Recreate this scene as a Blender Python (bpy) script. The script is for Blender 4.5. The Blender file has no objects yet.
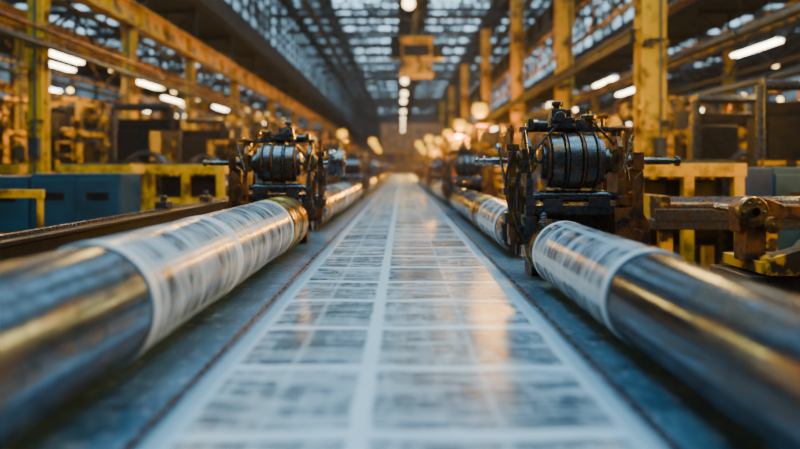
import bpy, bmesh, math, random
from mathutils import Vector, Matrix, Euler
random.seed(7)
C = bpy.context.scene.collection
H = 1.62
# ------------------------------------------------------------------ materials
class NT:
    def __init__(s, name):
        s.m = bpy.data.materials.new(name); s.m.use_nodes = True
        s.t = s.m.node_tree; s.n = s.t.nodes; s.l = s.t.links
        s.b = s.n['Principled BSDF']
    def node(s, ty, **kw):
        n = s.n.new(ty)
        for k, v in kw.items(): setattr(n, k, v)
        return n
    def put(s, sock, v):
        if isinstance(v, bpy.types.NodeSocket): s.l.new(v, sock)
        else: sock.default_value = v
    def math(s, op, a, b=0.0, clamp=False):
        n = s.node('ShaderNodeMath', operation=op, use_clamp=clamp)
        s.put(n.inputs[0], a); s.put(n.inputs[1], b)
        return n.outputs[0]
    def coord(s):
        n = s.node('ShaderNodeTexCoord'); return n.outputs['Object']
    def sep(s, v):
        n = s.node('ShaderNodeSeparateXYZ'); s.l.new(v, n.inputs[0]); return n.outputs
    def comb(s, x, y, z=0.0):
        n = s.node('ShaderNodeCombineXYZ')
        s.put(n.inputs[0], x); s.put(n.inputs[1], y); s.put(n.inputs[2], z); return n.outputs[0]
    def scale(s, v, sc):
        n = s.node('ShaderNodeMapping'); s.l.new(v, n.inputs['Vector'])
        n.inputs['Scale'].default_value = sc; return n.outputs[0]
    def noise(s, v, sc=5, det=4, rough=.55):
        n = s.node('ShaderNodeTexNoise'); s.l.new(v, n.inputs['Vector'])
        n.inputs['Scale'].default_value = sc; n.inputs['Detail'].default_value = det
        n.inputs['Roughness'].default_value = rough; return n.outputs['Fac']
    def ramp(s, f, stops):
        n = s.node('ShaderNodeValToRGB'); s.l.new(f, n.inputs[0])
        e = n.color_ramp.elements
        e[0].position, e[1].position = stops[0][0], stops[-1][0]
        for i in range(1, len(stops)-1): e.new(stops[i][0])
        for i, (p, c) in enumerate(stops):
            if not isinstance(c, tuple): c = (c, c, c)
            e[i].position = p; e[i].color = (*c[:3], 1)
        return n.outputs[0]
    def mix(s, f, a, b):
        n = s.node('ShaderNodeMix', data_type='RGBA')
        s.put(n.inputs[0], f)
        s.put(n.inputs[6], a if not isinstance(a, tuple) else (*a[:3], 1))
        s.put(n.inputs[7], b if not isinstance(b, tuple) else (*b[:3], 1))
        return n.outputs[2]
    def bump(s, h, st=.2, d=.01):
        n = s.node('ShaderNodeBump'); s.l.new(h, n.inputs['Height'])
        n.inputs['Strength'].default_value = st; n.inputs['Distance'].default_value = d
        s.l.new(n.outputs[0], s.b.inputs['Normal'])

def surf(name, col, col2, metal=0., rough=.5, sc=6, lo=.4, hi=.65, stretch=(1, 1, 1), bump=.15, rvar=.15):
    t = NT(name); v = t.scale(t.coord(), stretch)
    f = t.noise(v, sc, 6, .6)
    m = t.ramp(f, [(lo, 0.0), (hi, 1.0)])
    t.put(t.b.inputs['Base Color'], t.mix(m, col, col2))
    t.b.inputs['Metallic'].default_value = metal
    g = t.noise(v, sc*3, 4, .6)
    r = t.math('ADD', t.math('MULTIPLY', t.math('SUBTRACT', g, .5), rvar*4), rough, True)
    t.put(t.b.inputs['Roughness'], r)
    if bump: t.bump(g, bump, .01)
    return t.m

def emit(name, col, st, base=None):
    t = NT(name); t.b.inputs['Base Color'].default_value = (*(base or col), 1)
    t.b.inputs['Emission Color'].default_value = (*col, 1)
    t.b.inputs['Emission Strength'].default_value = st
    return t.m

M = {}
M['yellow'] = surf('yellow_paint', (.92, .48, .0), (.16, .075, .004), 0, .36, 2.6, .48, .60)
M['yellow_worn'] = surf('worn_yellow_paint', (.82, .40, .0), (.030, .022, .016), .1, .38, 5, .44, .53)
M['dark'] = surf('dark_oily_steel', (.075, .095, .115), (.12, .065, .028), .65, .28, 12, .42, .7)
M['drum'] = surf('worn_pulley_steel', (.13, .145, .16), (.20, .10, .04), .8, .26, 9, .46, .64, (1, 2, 2), bump=.03)
M['shaft'] = surf('oily_shaft_steel', (.34, .35, .36), (.22, .15, .09), 1, .26, 9, .4, .66, bump=0, rvar=.06)
M['black'] = surf('blackened_iron', (.012, .019, .026), (.045, .030, .018), .5, .38, 9)
M['rail'] = surf('greasy_dark_steel', (.008, .015, .022), (.020, .018, .017), .3, .42, 9)
M['steel'] = surf('polished_steel', (.45, .47, .50), (.24, .17, .11), 1, .24, 14, .4, .7, bump=.03)
M['rust'] = surf('rusty_iron', (.32, .115, .023), (.06, .042, .036), .5, .36, 10, .42, .58, bump=.3)
M['bronze'] = surf('oiled_bronze', (.44, .25, .065), (.10, .07, .048), .8, .30, 12, .43, .60)
M['brass'] = surf('brass', (.80, .46, .08), (.35, .18, .05), 1, .3, 8, .4, .7)
M['blue'] = surf('teal_enamel', (.012, .085, .145), (.007, .044, .075), .05, .4, 3)
M['concrete'] = surf('concrete', (.022, .030, .038), (.010, .012, .016), 0, .4, 1.5)
M['cablack'] = surf('rubber', (.012, .012, .014), (.03, .03, .03), 0, .5, 9)
M['wallm'] = surf('sooty_wall', (.006, .012, .018), (.004, .006, .008), 0, .7, 1.2)
M['roofm'] = surf('dark_roof_deck', (.005, .010, .016), (.003, .005, .008), .1, .7, 1.5)
M['truss'] = surf('truss_steel', (.006, .014, .022), (.024, .018, .010), .3, .5, 2)
M['grey'] = surf('grey_machine_paint', (.040, .070, .092), (.020, .024, .028), .2, .42, 5)
M['tube_cool'] = emit('tube_light_white', (1, .84, .56), 16)
M['tube_warm'] = emit('lamp_glow_amber', (1, .46, .0), 3.4, (.3, .14, .0))
M['bay'] = emit('lamp_glow_warm_white', (1, .74, .34), 10)
M['small'] = emit('small_lamp_glow', (1, .66, .20), 11)

def roller_steel(name, base, warm, rr=.14):
    t = NT(name); o = t.coord()
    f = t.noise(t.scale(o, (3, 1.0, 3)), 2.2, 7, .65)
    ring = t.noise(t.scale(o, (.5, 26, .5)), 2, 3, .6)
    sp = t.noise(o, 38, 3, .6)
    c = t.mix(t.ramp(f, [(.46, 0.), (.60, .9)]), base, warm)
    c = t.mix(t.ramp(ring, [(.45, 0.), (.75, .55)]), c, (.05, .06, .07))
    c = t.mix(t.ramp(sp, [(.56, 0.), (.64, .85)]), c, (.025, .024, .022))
    t.put(t.b.inputs['Base Color'], c); t.b.inputs['Metallic'].default_value = .92
    r = t.math('ADD', t.math('MULTIPLY', t.ramp(f, [(.4, 0.), (.65, 1.)]), .20), rr)
    t.put(t.b.inputs['Roughness'], r)
    t.bump(ring, .06, .004)
    return t.m
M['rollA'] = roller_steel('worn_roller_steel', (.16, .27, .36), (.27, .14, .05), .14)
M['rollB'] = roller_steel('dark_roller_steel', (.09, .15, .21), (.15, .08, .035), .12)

def bed_mat():
    t = NT('scratched_blue_steel'); o = t.coord()
    f = t.noise(t.scale(o, (1, .5, 1)), 5, 7, .65)
    s2 = t.noise(t.scale(o, (9, 1.2, 1)), 9, 5, .7)
    c = t.mix(t.ramp(f, [(.4, 0.), (.62, 1.)]), (.024, .090, .148), (.085, .185, .26))
    c = t.mix(t.ramp(s2, [(.55, 0.), (.64, .8)]), c, (.28, .40, .48))
    sp = t.noise(o, 17, 5, .75)
    c = t.mix(t.ramp(sp, [(.58, 0.), (.63, .85)]), c, (.42, .52, .59))
    c = t.mix(t.ramp(t.noise(o, 7, 5, .7), [(.56, 0.), (.64, .85)]), c, (.014, .028, .040))
    y = t.sep(o)[1]
    fr = t.math('FRACT', t.math('DIVIDE', y, 1.6))
    seam = t.math('LESS_THAN', fr, .006)
    c = t.mix(seam, c, (.01, .015, .02))
    t.put(t.b.inputs['Base Color'], c); t.b.inputs['Metallic'].default_value = .15
    t.put(t.b.inputs['Roughness'], t.math('ADD', t.math('MULTIPLY', s2, .35), .2))
    t.bump(s2, .15, .004)
    return t.m
M['bed'] = bed_mat()

def print_mat(name, wrap=False, cell=.48, off=1.42, rad=.18):
    t = NT(name); o = t.coord(); x, y, z = t.sep(o)[0:3]
    if wrap:
        ang = t.math('MULTIPLY', t.math('ARCTAN2', z, x), rad)
        X, Y = t.math('MULTIPLY', y, 1.0), ang
    else:
        X, Y = x, y
    def band(val, c0, w, soft=.004):
        d = t.math('ABSOLUTE', t.math('SUBTRACT', val, c0))
        return t.math('DIVIDE', t.math('SUBTRACT', d, w), soft, True)
    vec = t.comb(X, Y)
    if not wrap:
        v = t.math('FRACT', t.math('DIVIDE', t.math('SUBTRACT', Y, off-.5*cell), cell))
        wob = t.math('MULTIPLY', t.math('SUBTRACT', t.noise(t.scale(vec, (7, 3, 1)), 1.5, 3), .5), .06)
        h = band(t.math('ADD', v, wob), .5, .038, .03)
        wob2 = t.math('MULTIPLY', t.math('SUBTRACT', t.noise(t.scale(vec, (2, 9, 1)), 1.5, 3), .5), .02)
        g = band(t.math('ADD', X, wob2), -.10, .018, .014)
        g2 = t.math('ADD', t.math('MULTIPLY', t.math('MULTIPLY', band(X, .235, .004, .012), band(X, -.335, .004, .012)), .35), .65)
        e = t.math('DIVIDE', t.math('SUBTRACT', .518, t.math('ABSOLUTE', t.math('ADD', X, wob2))), .016, True)
        mask = t.math('MULTIPLY', t.math('MULTIPLY', h, g), t.math('MULTIPLY', e, g2))
        cid = t.comb(t.math('FLOOR', t.math('DIVIDE', t.math('ADD', X, .10), .335)), t.math('FLOOR', t.math('DIVIDE', t.math('SUBTRACT', Y, off), cell)))
        wn = t.node('ShaderNodeTexWhiteNoise'); t.l.new(cid, wn.inputs['Vector']); rnd = wn.outputs['Value']
        lines = t.ramp(t.noise(t.scale(vec, (2.2, 44, 1)), 1.3, 3, .6), [(.42, 0.), (.54, 1.)])
        words = t.ramp(t.noise(t.scale(vec, (14, 5, 1)), 1.3, 4, .7), [(.36, .45), (.54, 1.)])
        bars = t.ramp(t.noise(t.scale(vec, (2.0, 8, 1)), 1.2, 3, .55), [(.40, .42), (.52, 1.)])
        ink = t.math('ADD', t.math('MULTIPLY', lines, .58), .42)
        ink = t.math('MULTIPLY', ink, words)
        ink = t.math('MULTIPLY', ink, bars)
        ink = t.math('ADD', ink, t.math('ADD', t.math('MULTIPLY', t.math('POWER', rnd, 3.0), .38), .10), True)
        ink = t.math('MULTIPLY', t.math('MULTIPLY', ink, mask, True), .94)
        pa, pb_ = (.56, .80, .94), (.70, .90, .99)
        rr = .13
    else:
        v = t.math('FRACT', t.math('DIVIDE', X, .36))
        h = band(v, .5, .02, .02)
        v2 = t.math('FRACT', t.math('DIVIDE', Y, .22))
        mask = t.math('MULTIPLY', h, t.math('ADD', t.math('MULTIPLY', band(v2, .5, .05, .05), .75), .25))
        s1 = t.ramp(t.noise(t.scale(vec, (46, 3, 1)), 1.3, 4, .65), [(.43, 0.), (.53, 1.)])
        s2 = t.ramp(t.noise(t.scale(vec, (6, 4, 1)), 1.3, 4, .6), [(.40, .35), (.56, 1.)])
        ink = t.math('ADD', t.math('MULTIPLY', t.math('MULTIPLY', s1, s2), .80), t.math('MULTIPLY', s2, .34), True)
        ink = t.math('MULTIPLY', ink, mask, True)
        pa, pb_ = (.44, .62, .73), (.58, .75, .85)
        rr = .11
    wear = t.noise(vec, 30, 3)
    c = t.mix(ink, t.mix(wear, pa, pb_), (.012, .038, .064))
    t.put(t.b.inputs['Base Color'], c)
    t.put(t.b.inputs['Roughness'], t.math('ADD', t.math('MULTIPLY', wear, .18), rr))
    t.b.inputs['Specular IOR Level'].default_value = .85
    t.bump(t.noise(vec, 7, 2), .12, .01)
    return t.m
M['web'] = print_mat('printed_newsprint')
M['wrap'] = print_mat('printed_newsprint_wrap', True)
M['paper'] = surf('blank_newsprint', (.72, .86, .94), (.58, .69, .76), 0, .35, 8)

def glass_mat(name, col, st, lo=.25, sc=.9):
    t = NT(name); o = t.coord()
    f = t.noise(o, sc, 5, .7)
    br = t.ramp(f, [(.42, lo), (.58, 1.)])
    t.b.inputs['Base Color'].default_value = (.05, .07, .09, 1)
    t.b.inputs['Roughness'].default_value = .3
    t.b.inputs['Emission Color'].default_value = (*col, 1)
    t.put(t.b.inputs['Emission Strength'], t.math('MULTIPLY', br, st))
    return t.m
M['sky'] = glass_mat('skylight_glass', (.42, .75, .97), 5.4, .06, .5)
M['sky2'] = glass_mat('dusty_window_glass', (.40, .72, .93), 3.0, .0)
M['skyc'] = glass_mat('shaded_window_glass', (.32, .64, .88), 1.4, .0)
M['sky3'] = glass_mat('grimy_window_glass', (.36, .64, .85), .35, .0, .6)
M['farglow'] = glass_mat('far_wall_glow', (1, .40, .0), .35, .0, 1.5)  # emissive amber for the added far-end glow

# ------------------------------------------------------------------ mesh builder
class MB:
    def __init__(s): s.b = bmesh.new()
    def _add(s, verts, faces):
        vs = [s.b.verts.new(v) for v in verts]
        for f in faces:
            try: s.b.faces.new([vs[i] for i in f])
            except ValueError: pass
        return s
    def box(s, c, d, rot=None, bev=0.0):
        c = Vector(c); hx, hy, hz = d[0]/2, d[1]/2, d[2]/2
        R = Euler(rot).to_matrix() if rot else Matrix.Identity(3)
        vs = [c + R @ Vector((x*hx, y*hy, z*hz)) for x in (-1, 1) for y in (-1, 1) for z in (-1, 1)]
        s._add(vs, [(0, 1, 3, 2), (4, 6, 7, 5), (0, 4, 5, 1), (2, 3, 7, 6), (0, 2, 6, 4), (1, 5, 7, 3)])
        return s
    def lathe(s, p, axis, prof, seg=32, closed=False):
        p = Vector(p); a = Vector(axis).normalized()
        u = a.orthogonal().normalized(); w = a.cross(u)
        rings = []
        for (tt, r) in prof:
            rings.append([s.b.verts.new(p + a*tt + (u*math.cos(2*math.pi*i/seg) + w*math.sin(2*math.pi*i/seg))*max(r, 1e-4)) for i in range(seg)])
        prs = list(zip(rings, rings[1:]))
        if closed: prs.append((rings[-1], rings[0]))
        for A, B in prs:
            for i in range(seg):
                j = (i+1) % seg
                f = s.b.faces.new((A[i], A[j], B[j], B[i])); f.smooth = seg > 8
        if not closed:
            s.b.faces.new(rings[0][::-1]); s.b.faces.new(rings[-1])
        return s
    def cyl(s, a, b, r, r2=None, seg=24, ch=0.0):
        a, b = Vector(a), Vector(b); L = (b-a).length; r2 = r if r2 is None else r2
        c = min(ch, L*.4)
        prof = [(0, r-c), (c, r), (L-c, r2), (L, r2-c)] if c > 0 else [(0, r), (L, r2)]
        return s.lathe(a, b-a, prof, seg)
    def torus(s, p, axis, R, r, seg=32, ms=8):
        prof = [(r*math.sin(2*math.pi*k/ms), R + r*math.cos(2*math.pi*k/ms)) for k in range(ms)]
        return s.lathe(p, axis, prof, seg, closed=True)
    def tube(s, pts, r, seg=8):
        pts = [Vector(p) for p in pts]
        prev = None; up = Vector((.13, .21, .97))
        for k, p in enumerate(pts):
            d = (pts[min(k+1, len(pts)-1)] - pts[max(k-1, 0)]).normalized()
            u = d.cross(up); u = u.normalized() if u.length > 1e-3 else d.orthogonal().normalized()
            w = d.cross(u)
            ring = [s.b.verts.new(p + (u*math.cos(2*math.pi*i/seg) + w*math.sin(2*math.pi*i/seg))*r) for i in range(seg)]
            if prev:
                for i in range(seg):
                    f = s.b.faces.new((prev[i], prev[(i+1) % seg], ring[(i+1) % seg], ring[i])); f.smooth = True
            else: s.b.faces.new(ring[::-1])
            prev = ring
        s.b.faces.new(prev); return s
    def plate(s, poly, axis, c0, th):
        def P(a, b, t):
            return {'x': (t, a, b), 'y': (a, t, b), 'z': (a, b, t)}[axis]
        n = len(poly)
        vs = [P(a, b, c0-th/2) for a, b in poly] + [P(a, b, c0+th/2) for a, b in poly]
        s._add(vs, [tuple(range(n))[::-1], tuple(range(n, 2*n))] + [(i, (i+1) % n, n+(i+1) % n, n+i) for i in range(n)])
        return s
    def bolts(s, pts, axis, r=.012, h=.012):
        for p in pts: s.lathe(p, axis, [(0, r), (h, r), (h*1.2, r*.8)], 6)
        return s
    def obj(s, name, mat, parent=None, bevel=0., loc=(0, 0, 0), label=None):
        bmesh.ops.recalc_face_normals(s.b, faces=s.b.faces)
        for e in s.b.edges:
            if len(e.link_faces) == 2 and e.calc_face_angle(0) > .61: e.smooth = False
        me = bpy.data.meshes.new(name); s.b.to_mesh(me); s.b.free()
        o = bpy.data.objects.new(name, me); C.objects.link(o)
        me.materials.append(M[mat] if isinstance(mat, str) else mat)
        o.location = loc
        if parent: o.parent = parent
        if bevel:
            m = o.modifiers.new('bevel', 'BEVEL'); m.width = bevel; m.segments = 2; m.limit_method = 'ANGLE'; m.angle_limit = .7
        if label: o['label'] = label
        return o

def thing(name, loc, label, cat, group=None):
    e = bpy.data.objects.new(name, None); C.objects.link(e); e.location = loc; e.empty_display_size = .2
    e['label'] = label; e['category'] = cat
    if group: e['group'] = group
    return e
def tag(o, label, cat, group=None):
    o['label'] = label; o['category'] = cat
    if group: o['group'] = group
    return o
def struct(o): o['kind'] = 'structure'; return o
def dup(o, loc, rz=None, parent=None, scale=None, label=None):
    n = o.copy(); C.objects.link(n)
    if parent is not None:
        n.parent = parent
    else:
        n.location = loc
        if rz is not None: n.rotation_euler = (0, 0, rz)
        if scale: n.scale = scale
        if label: n['label'] = label
    for c in list(o.children):
        dup(c, None, parent=n)
    return n

# ------------------------------------------------------------------ shell
Y0, Y1 = -6., 92.
NL, NR = -5.8, 8.4
AL, AR = -13., 16.
ZN, ZA = H+8., H+4.6
def box_struct(name, c, d, mat):
    return struct(MB().box((0, 0, 0), d).obj(name, mat, loc=c))
L = Y1-Y0; yc = (Y0+Y1)/2
box_struct('floor', ((AL+AR)/2, yc, -.1), (AR-AL, L, .2), 'concrete')
box_struct('wall_left', (AL-.1, yc, ZA/2), (.2, L, ZA), 'wallm')
box_struct('wall_right', (AR+.1, yc, ZA/2), (.2, L, ZA), 'wallm')
box_struct('wall_back', ((AL+AR)/2, Y1+.1, ZN/2), (AR-AL+.4, .2, ZN), 'wallm')
box_struct('wall_front', ((AL+AR)/2, Y0-.1, ZN/2), (AR-AL+.4, .2, ZN), 'wallm')
rn = [0]
def roof(x0, x1, z):
    box_struct('ceiling' if rn[0] == 0 else 'ceiling.%03d' % rn[0], ((x0+x1)/2, yc, z+.1), (x1-x0, L, .2), 'roofm'); rn[0] += 1
wn = [0]
def window(c, d, nx, ny, nz, mat):
    wn[0] += 1
    w = struct(MB().box((0, 0, 0), d).obj('window_%d' % wn[0], mat, loc=c))
    b = MB()
    th = .09
    if d[2] < .1:
        for i in range(nx+1): b.box((-d[0]/2+d[0]*i/nx, 0, -.06), (th, d[1], .1))
        for i in range(ny+1): b.box((0, -d[1]/2+d[1]*i/ny, -.06), (d[0], th*1.4, .08))
    elif d[0] < .1:
        s = 1 if c[0] < 0 else -1
        for i in range(nz+1): b.box((s*.06, 0, -d[2]/2+d[2]*i/nz), (.08, d[1], th))
        for i in range(ny+1): b.box((s*.06, -d[1]/2+d[1]*i/ny, 0), (.1, th*1.3, d[2]))
    else:
        for i in range(nz+1): b.box((0, -.06, -d[2]/2+d[2]*i/nz), (d[0], .08, th))
        for i in range(nx+1): b.box((-d[0]/2+d[0]*i/nx, -.06, 0), (th, .1, d[2]))
    b.obj('window_frame', 'truss', w)
    return w
def strip(x0, x1, n, mat, z=None):
    z = ZN if z is None else z
    window(((x0+x1)/2, yc, z+.03), (x1-x0, L, .04), n, 60, 0, mat)
roof(NL, -5.3, ZN); strip(-5.3, -4.0, 2, 'skyc'); roof(-4.0, -3.4, ZN); strip(-3.4, -.2, 4, 'sky')
roof(-.2, 1.3, ZN); strip(1.3, 4.3, 4, 'sky'); roof(4.3, 5.4, ZN); strip(5.4, 7.6, 3, 'sky2'); roof(7.6, NR, ZN)
roof(AL, -11.0, ZA); strip(-11.0, -7.8, 4, 'sky2', ZA); roof(-7.8, NL, ZA)
roof(NR, 10.2, ZA); strip(10.2, 13.6, 4, 'sky2', ZA); roof(13.6, AR, ZA)
for sx, nm in ((NL, 'wall_left_clerestory'), (NR, 'wall_right_clerestory')):
    box_struct(nm, (sx, yc, ZA+.45), (.2, L, .7), 'wallm')
    window((sx, yc, (ZA+.8+ZN-.2)/2), (.05, L, ZN-ZA-1.0), 0, 80, 5, 'skyc' if sx < 0 else 'sky2')
    box_struct('trim_%d' % (1 if sx < 0 else 2), (sx, yc, ZN-.1), (.2, L, .2), 'truss')
window((AL+.06, yc, H+2.9), (.05, L-4, 1.6), 0, 50, 3, 'sky3')
window((AR-.06, yc, H+2.9), (.05, L-4, 1.8), 0, 50, 3, 'sky3')
window((1.3, Y1-.06, 6.0), (9, .05, 4.5), 8, 0, 5, 'farglow')  # added glowing pane for warm light at the far end, no real window

def truss(x0, x1, zt, zb, n, name='roof_truss', th=.18):
    b = MB()
    b.box(((x0+x1)/2, 0, zt-.06), (x1-x0, th, .12)).box(((x0+x1)/2, 0, zb), (x1-x0, th, th))
    for i in range(n):
        xa = x0+(x1-x0)*i/n; xb = x0+(x1-x0)*(i+1)/n
        p, q = ((xa, 0, zb), (xb, 0, zt-.1)) if i % 2 else ((xa, 0, zt-.1), (xb, 0, zb))
        b.cyl(p, q, .05, seg=6); b.box((xb if i < n-1 else xb-.06, 0, (zt+zb)/2), (.08, .08, zt-zb-.1))
    return b.obj(name, 'truss')
tr = tag(truss(NL+.12, NR-.12, ZN-.12, ZN-1.35, 16, th=.18), 'dark riveted steel lattice truss spanning under the glazed roof', 'roof truss', 'roof trusses')
tr.location.y = 8
for i in range(1, 24): dup(tr, (0, 8+3.2*i, 0))
for (xa, xb) in ((AL, NL-.15), (NR+.15, AR)):
    ta = tag(truss(xa, xb, ZA-.02, ZA-.75, 8, 'aisle_truss', .10), 'dark lattice truss under the aisle roof', 'roof truss', 'aisle roof trusses')
    ta.location.y = 7.2
    for i in range(1, 13): dup(ta, (0, 7.2+3.6*i, 0))

# ------------------------------------------------------------------ columns
def column(hh, w=.36):
    e = thing('steel_column', (0, 0, 0), 'tall yellow painted steel H-section column bolted to the floor', 'column', 'yellow steel columns')
    t = .04
    b = MB().box((0, 0, hh/2), (t, w-.06, hh)).box((0, -w/2+.03, hh/2), (w, t, hh)).box((0, w/2-.03, hh/2), (w, t, hh))
    for z in (1.2, 2.6, 3.9, 5.0):
        if z < hh-.3: b.box((0, 0, z), (w-.04, w-.06, .03))
    b.obj('column_shaft', 'yellow', e, .006)
    b = MB().box((0, 0, .02), (w+.22, w+.22, .04)).box((0, 0, hh-.015), (w+.1, w+.1, .03))
    for x in (-1, 1):
        for y in (-1, 1): b.bolts([(x*(w/2+.06), y*(w/2+.06), .04)], (0, 0, 1), .025, .03)
    b.obj('base_plate', 'yellow_worn', e)
    for z in (1.0, 2.3, 3.6):
        MB().box((0, -w/2, z), (w+.05, .03, .16)).bolts([(dx, -w/2-.015, z+dz) for dx in (-w*.35, w*.35) for dz in (-.05, .05)], (0, -1, 0), .018, .014).obj('splice_plate', 'yellow_worn', e)
    MB().box((w*.18, -w/2-.08, 1.95), (.16, .10, .30)).cyl((w*.18, -w/2-.06, 2.1), (w*.18, -w/2-.06, hh-.1), .022, seg=8).cyl((w*.18, -w/2-.06, 0.04), (w*.18, -w/2-.06, 1.8), .022, seg=8).obj('conduit_box', 'grey', e, label='grey conduit and switch box')
    return e
cr = column(ZN-1.44, .38); cr.location = (4.0, 10, 0)
for y in (15.3, 21.5, 29.5, 39.5, 50, 61): dup(cr, (4.0, y, 0))
cl = column(H+3.0, .24); cl.location = (NL, 9.9, 0)
for y in (13.2, 17.0, 21.5, 27.5, 33.5, 39.5, 46, 53, 61): dup(cl, (NL, y, 0))
for y in (8.8, 15.3, 20.6, 26, 32, 38, 46): dup(cl, (8.1, y, 0), label='yellow painted steel column beside the machine aisle')
for y in (7.5, 13.6, 19.5, 26, 33, 41): dup(cl, (-8.3, y, 0), label='yellow painted steel column beside the machine aisle')

def ibeam(name, x, z0, z1, y0, y1, mat, label, w=.3):
    b = MB(); ym = (y0+y1)/2; l = y1-y0; hh = z1-z0
    b.box((0, 0, hh/2), (.04, l, hh-.06)); b.box((0, 0, .02), (w, l, .04)); b.box((0, 0, hh-.02), (w, l, .04))
    n = int(l/1.5)
    for i in range(n+1): b.box((0, -l/2+.03+(l-.06)*i/n, hh/2), (w-.04, .03, hh-.08))
    o = b.obj(name, mat, loc=(x, ym, z0)); return tag(o, label, 'steel beam')
ibeam('crane_runway_beam', NL, H+3.02, H+3.52, 3, 70, 'yellow', 'long yellow crane runway girder carried on steel columns')
ibeam('crane_runway_beam', 4.45, H+4.2, H+4.8, 6, 70, 'truss', 'dark steel crane runway girder bracketed to yellow columns')
ibeam('aisle_girder', -8.3, H+3.02, H+3.4, 3, 60, 'yellow', 'yellow girder running along the aisle columns', .25)
ibeam('aisle_girder', 8.1, H+3.02, H+3.4, 3, 60, 'yellow_worn', 'worn yellow girder running along the aisle columns', .25)
ibeam('pipe_support_girder', -8.57, H+1.62, H+1.85, 6, 50, 'yellow_worn', 'slim yellow rail fixed beside the aisle columns', .12)
ibeam('pipe_support_girder', 3.66, H+2.0, H+2.2, 9.8, 60, 'truss', 'slim dark rail fixed beside the tall columns', .12)
for x in (-3.75, .55, 4.9):
    ibeam('roof_tie_beam', x, ZN-1.72, ZN-1.43, 7.5, 82, 'truss', 'dark tie beam running beneath the roof trusses', .2)
def lattice(x, z0, z1, y0, y1, mat, label):
    b = MB(); n = int((y1-y0)/.9)
    b.box((0, (y0+y1)/2, z0), (.09, y1-y0, .09)).box((0, (y0+y1)/2, z1), (.09, y1-y0, .09))
    for i in range(n):
        ya = y0+(y1-y0)*i/n; yb = y0+(y1-y0)*(i+1)/n
        p, q = ((0, ya, z0), (0, yb, z1)) if i % 2 else ((0, ya, z1), (0, yb, z0))
        b.cyl(p, q, .028, seg=6)
    return tag(b.obj('lattice_girder', mat, loc=(x, 0, 0)), label, 'steel girder', 'lattice girders')
lattice(-6.055, H+2.35, H+2.92, 6, 60, 'truss', 'dark lattice girder fixed along the columns')
lattice(7.845, H+2.2, H+2.9, 5, 60, 'truss', 'dark lattice girder fixed along the columns')
lattice(-8.045, H+2.2, H+2.85, 5, 60, 'yellow_worn', 'worn yellow lattice girder fixed along the columns')
lattice(4.325, H+3.1, H+3.9, 8, 60, 'yellow_worn', 'worn yellow lattice girder fixed along the columns')
for i, (x, z, r, m) in enumerate(((-5.52, H+1.9, .05, 'grey'), (-5.536, H+2.15, .04, 'rust'), (7.755, H+1.9, .10, 'grey'), (7.809, H+1.6, .06, 'bronze'), (-12.79, H+1.5, .15, 'grey'), (15.79, H+1.4, .15, 'grey'), (4.388, H+2.6, .08, 'rust'), (4.361, H+1.75, .06, 'grey'))):
    b = MB().cyl((0, 0, 0), (0, 62, 0), r, seg=14)
    for k in range(12): b.cyl((0, 3+5*k, 0), (0, 3.12+5*k, 0), r*1.35, seg=14)
    tag(b.obj('overhead_pipe', m, loc=(x, 5, z)), 'long flanged service pipe running along the hall', 'pipe', 'service pipes')

e = thing('hanging_operator_cab', (.55, 24, H+3.55), 'boxy yellow operator cab hanging from the roof steelwork', 'cab')
MB().box((0, 0, .68), (1.15, 1.1, 1.30)).box((0, 0, 1.36), (1.3, 1.3, .08)).box((0, 0, .03), (1.3, 1.25, .06)).box((-.55, -.57, .68), (.07, .07, 1.3)).box((.55, -.57, .68), (.07, .07, 1.3)).box((0, -.57, .48), (1.15, .07, .07)).obj('cab_body', 'yellow', e, .02)
MB().box((0, -.57, .90), (1.0, .03, .45)).obj('cab_window', 'black', e)
for x in (-.08, .08): MB().box((x, 0, (1.4+8-3.55-1.74)/2), (.07, .09, 8-3.55-1.74-1.4)).obj('hanger', 'truss', e)
MB().box((.35, -.3, 1.55), (.4, .4, .3)).obj('ventilator', 'grey', e, .02)
MB().box((-.8, 0, 1.1), (.45, .5, .9)).obj('equipment_box', 'black', e, .02)
MB().box((.82, 0, .9), (.5, .6, .5)).obj('equipment_box', 'black', e, .02)

# ------------------------------------------------------------------ lamps
def tube_fixture(top):
    e = thing('tube_lamp', (0, 0, 0), 'suspended fluorescent tube fitting with glowing twin tubes', 'lamp', 'suspended tube lamps')
    b = MB().plate([(-.14, 0), (-.06, .07), (.06, .07), (.14, 0), (.13, 0), (.05, .055), (-.05, .055), (-.13, 0)], 'y', 0, 1.45); b.obj('lamp_housing', 'grey', e)
    for x in (-.05, .05): MB().cyl((x, -.7, -.005), (x, .7, -.005), .033, seg=12).obj('lamp_tube', 'tube_cool', e)
    for y in (-.5, .5): MB().cyl((0, y, .06), (0, y, top), .012, seg=6).obj('suspension_cord', 'black', e)
    return e
zt = H+2.2
tn = tube_fixture(5.82); tn.location = (6.5, 11.4, zt)
for (x, y) in ((6.5, 17.9), (5.2, 15.9), (6.5, 24), (6.5, 31), (5.2, 35)): dup(tn, (x, y, zt))
tf = tube_fixture(2.42); tf.location = (11, 12.1, zt)
for (x, y) in ((11.4, 17), (11.4, 23.2), (11.4, 30.6), (-6.7, 12.2), (-6.7, 16.3), (-6.7, 22.9), (-7.4, 13.2), (-9.8, 13.2), (-9.8, 17.0), (-9.8, 23.4), (-9.8, 30.6), (-6.7, 30.6), (-7.4, 20.0)):
    dup(tf, (x, y, zt))
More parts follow.
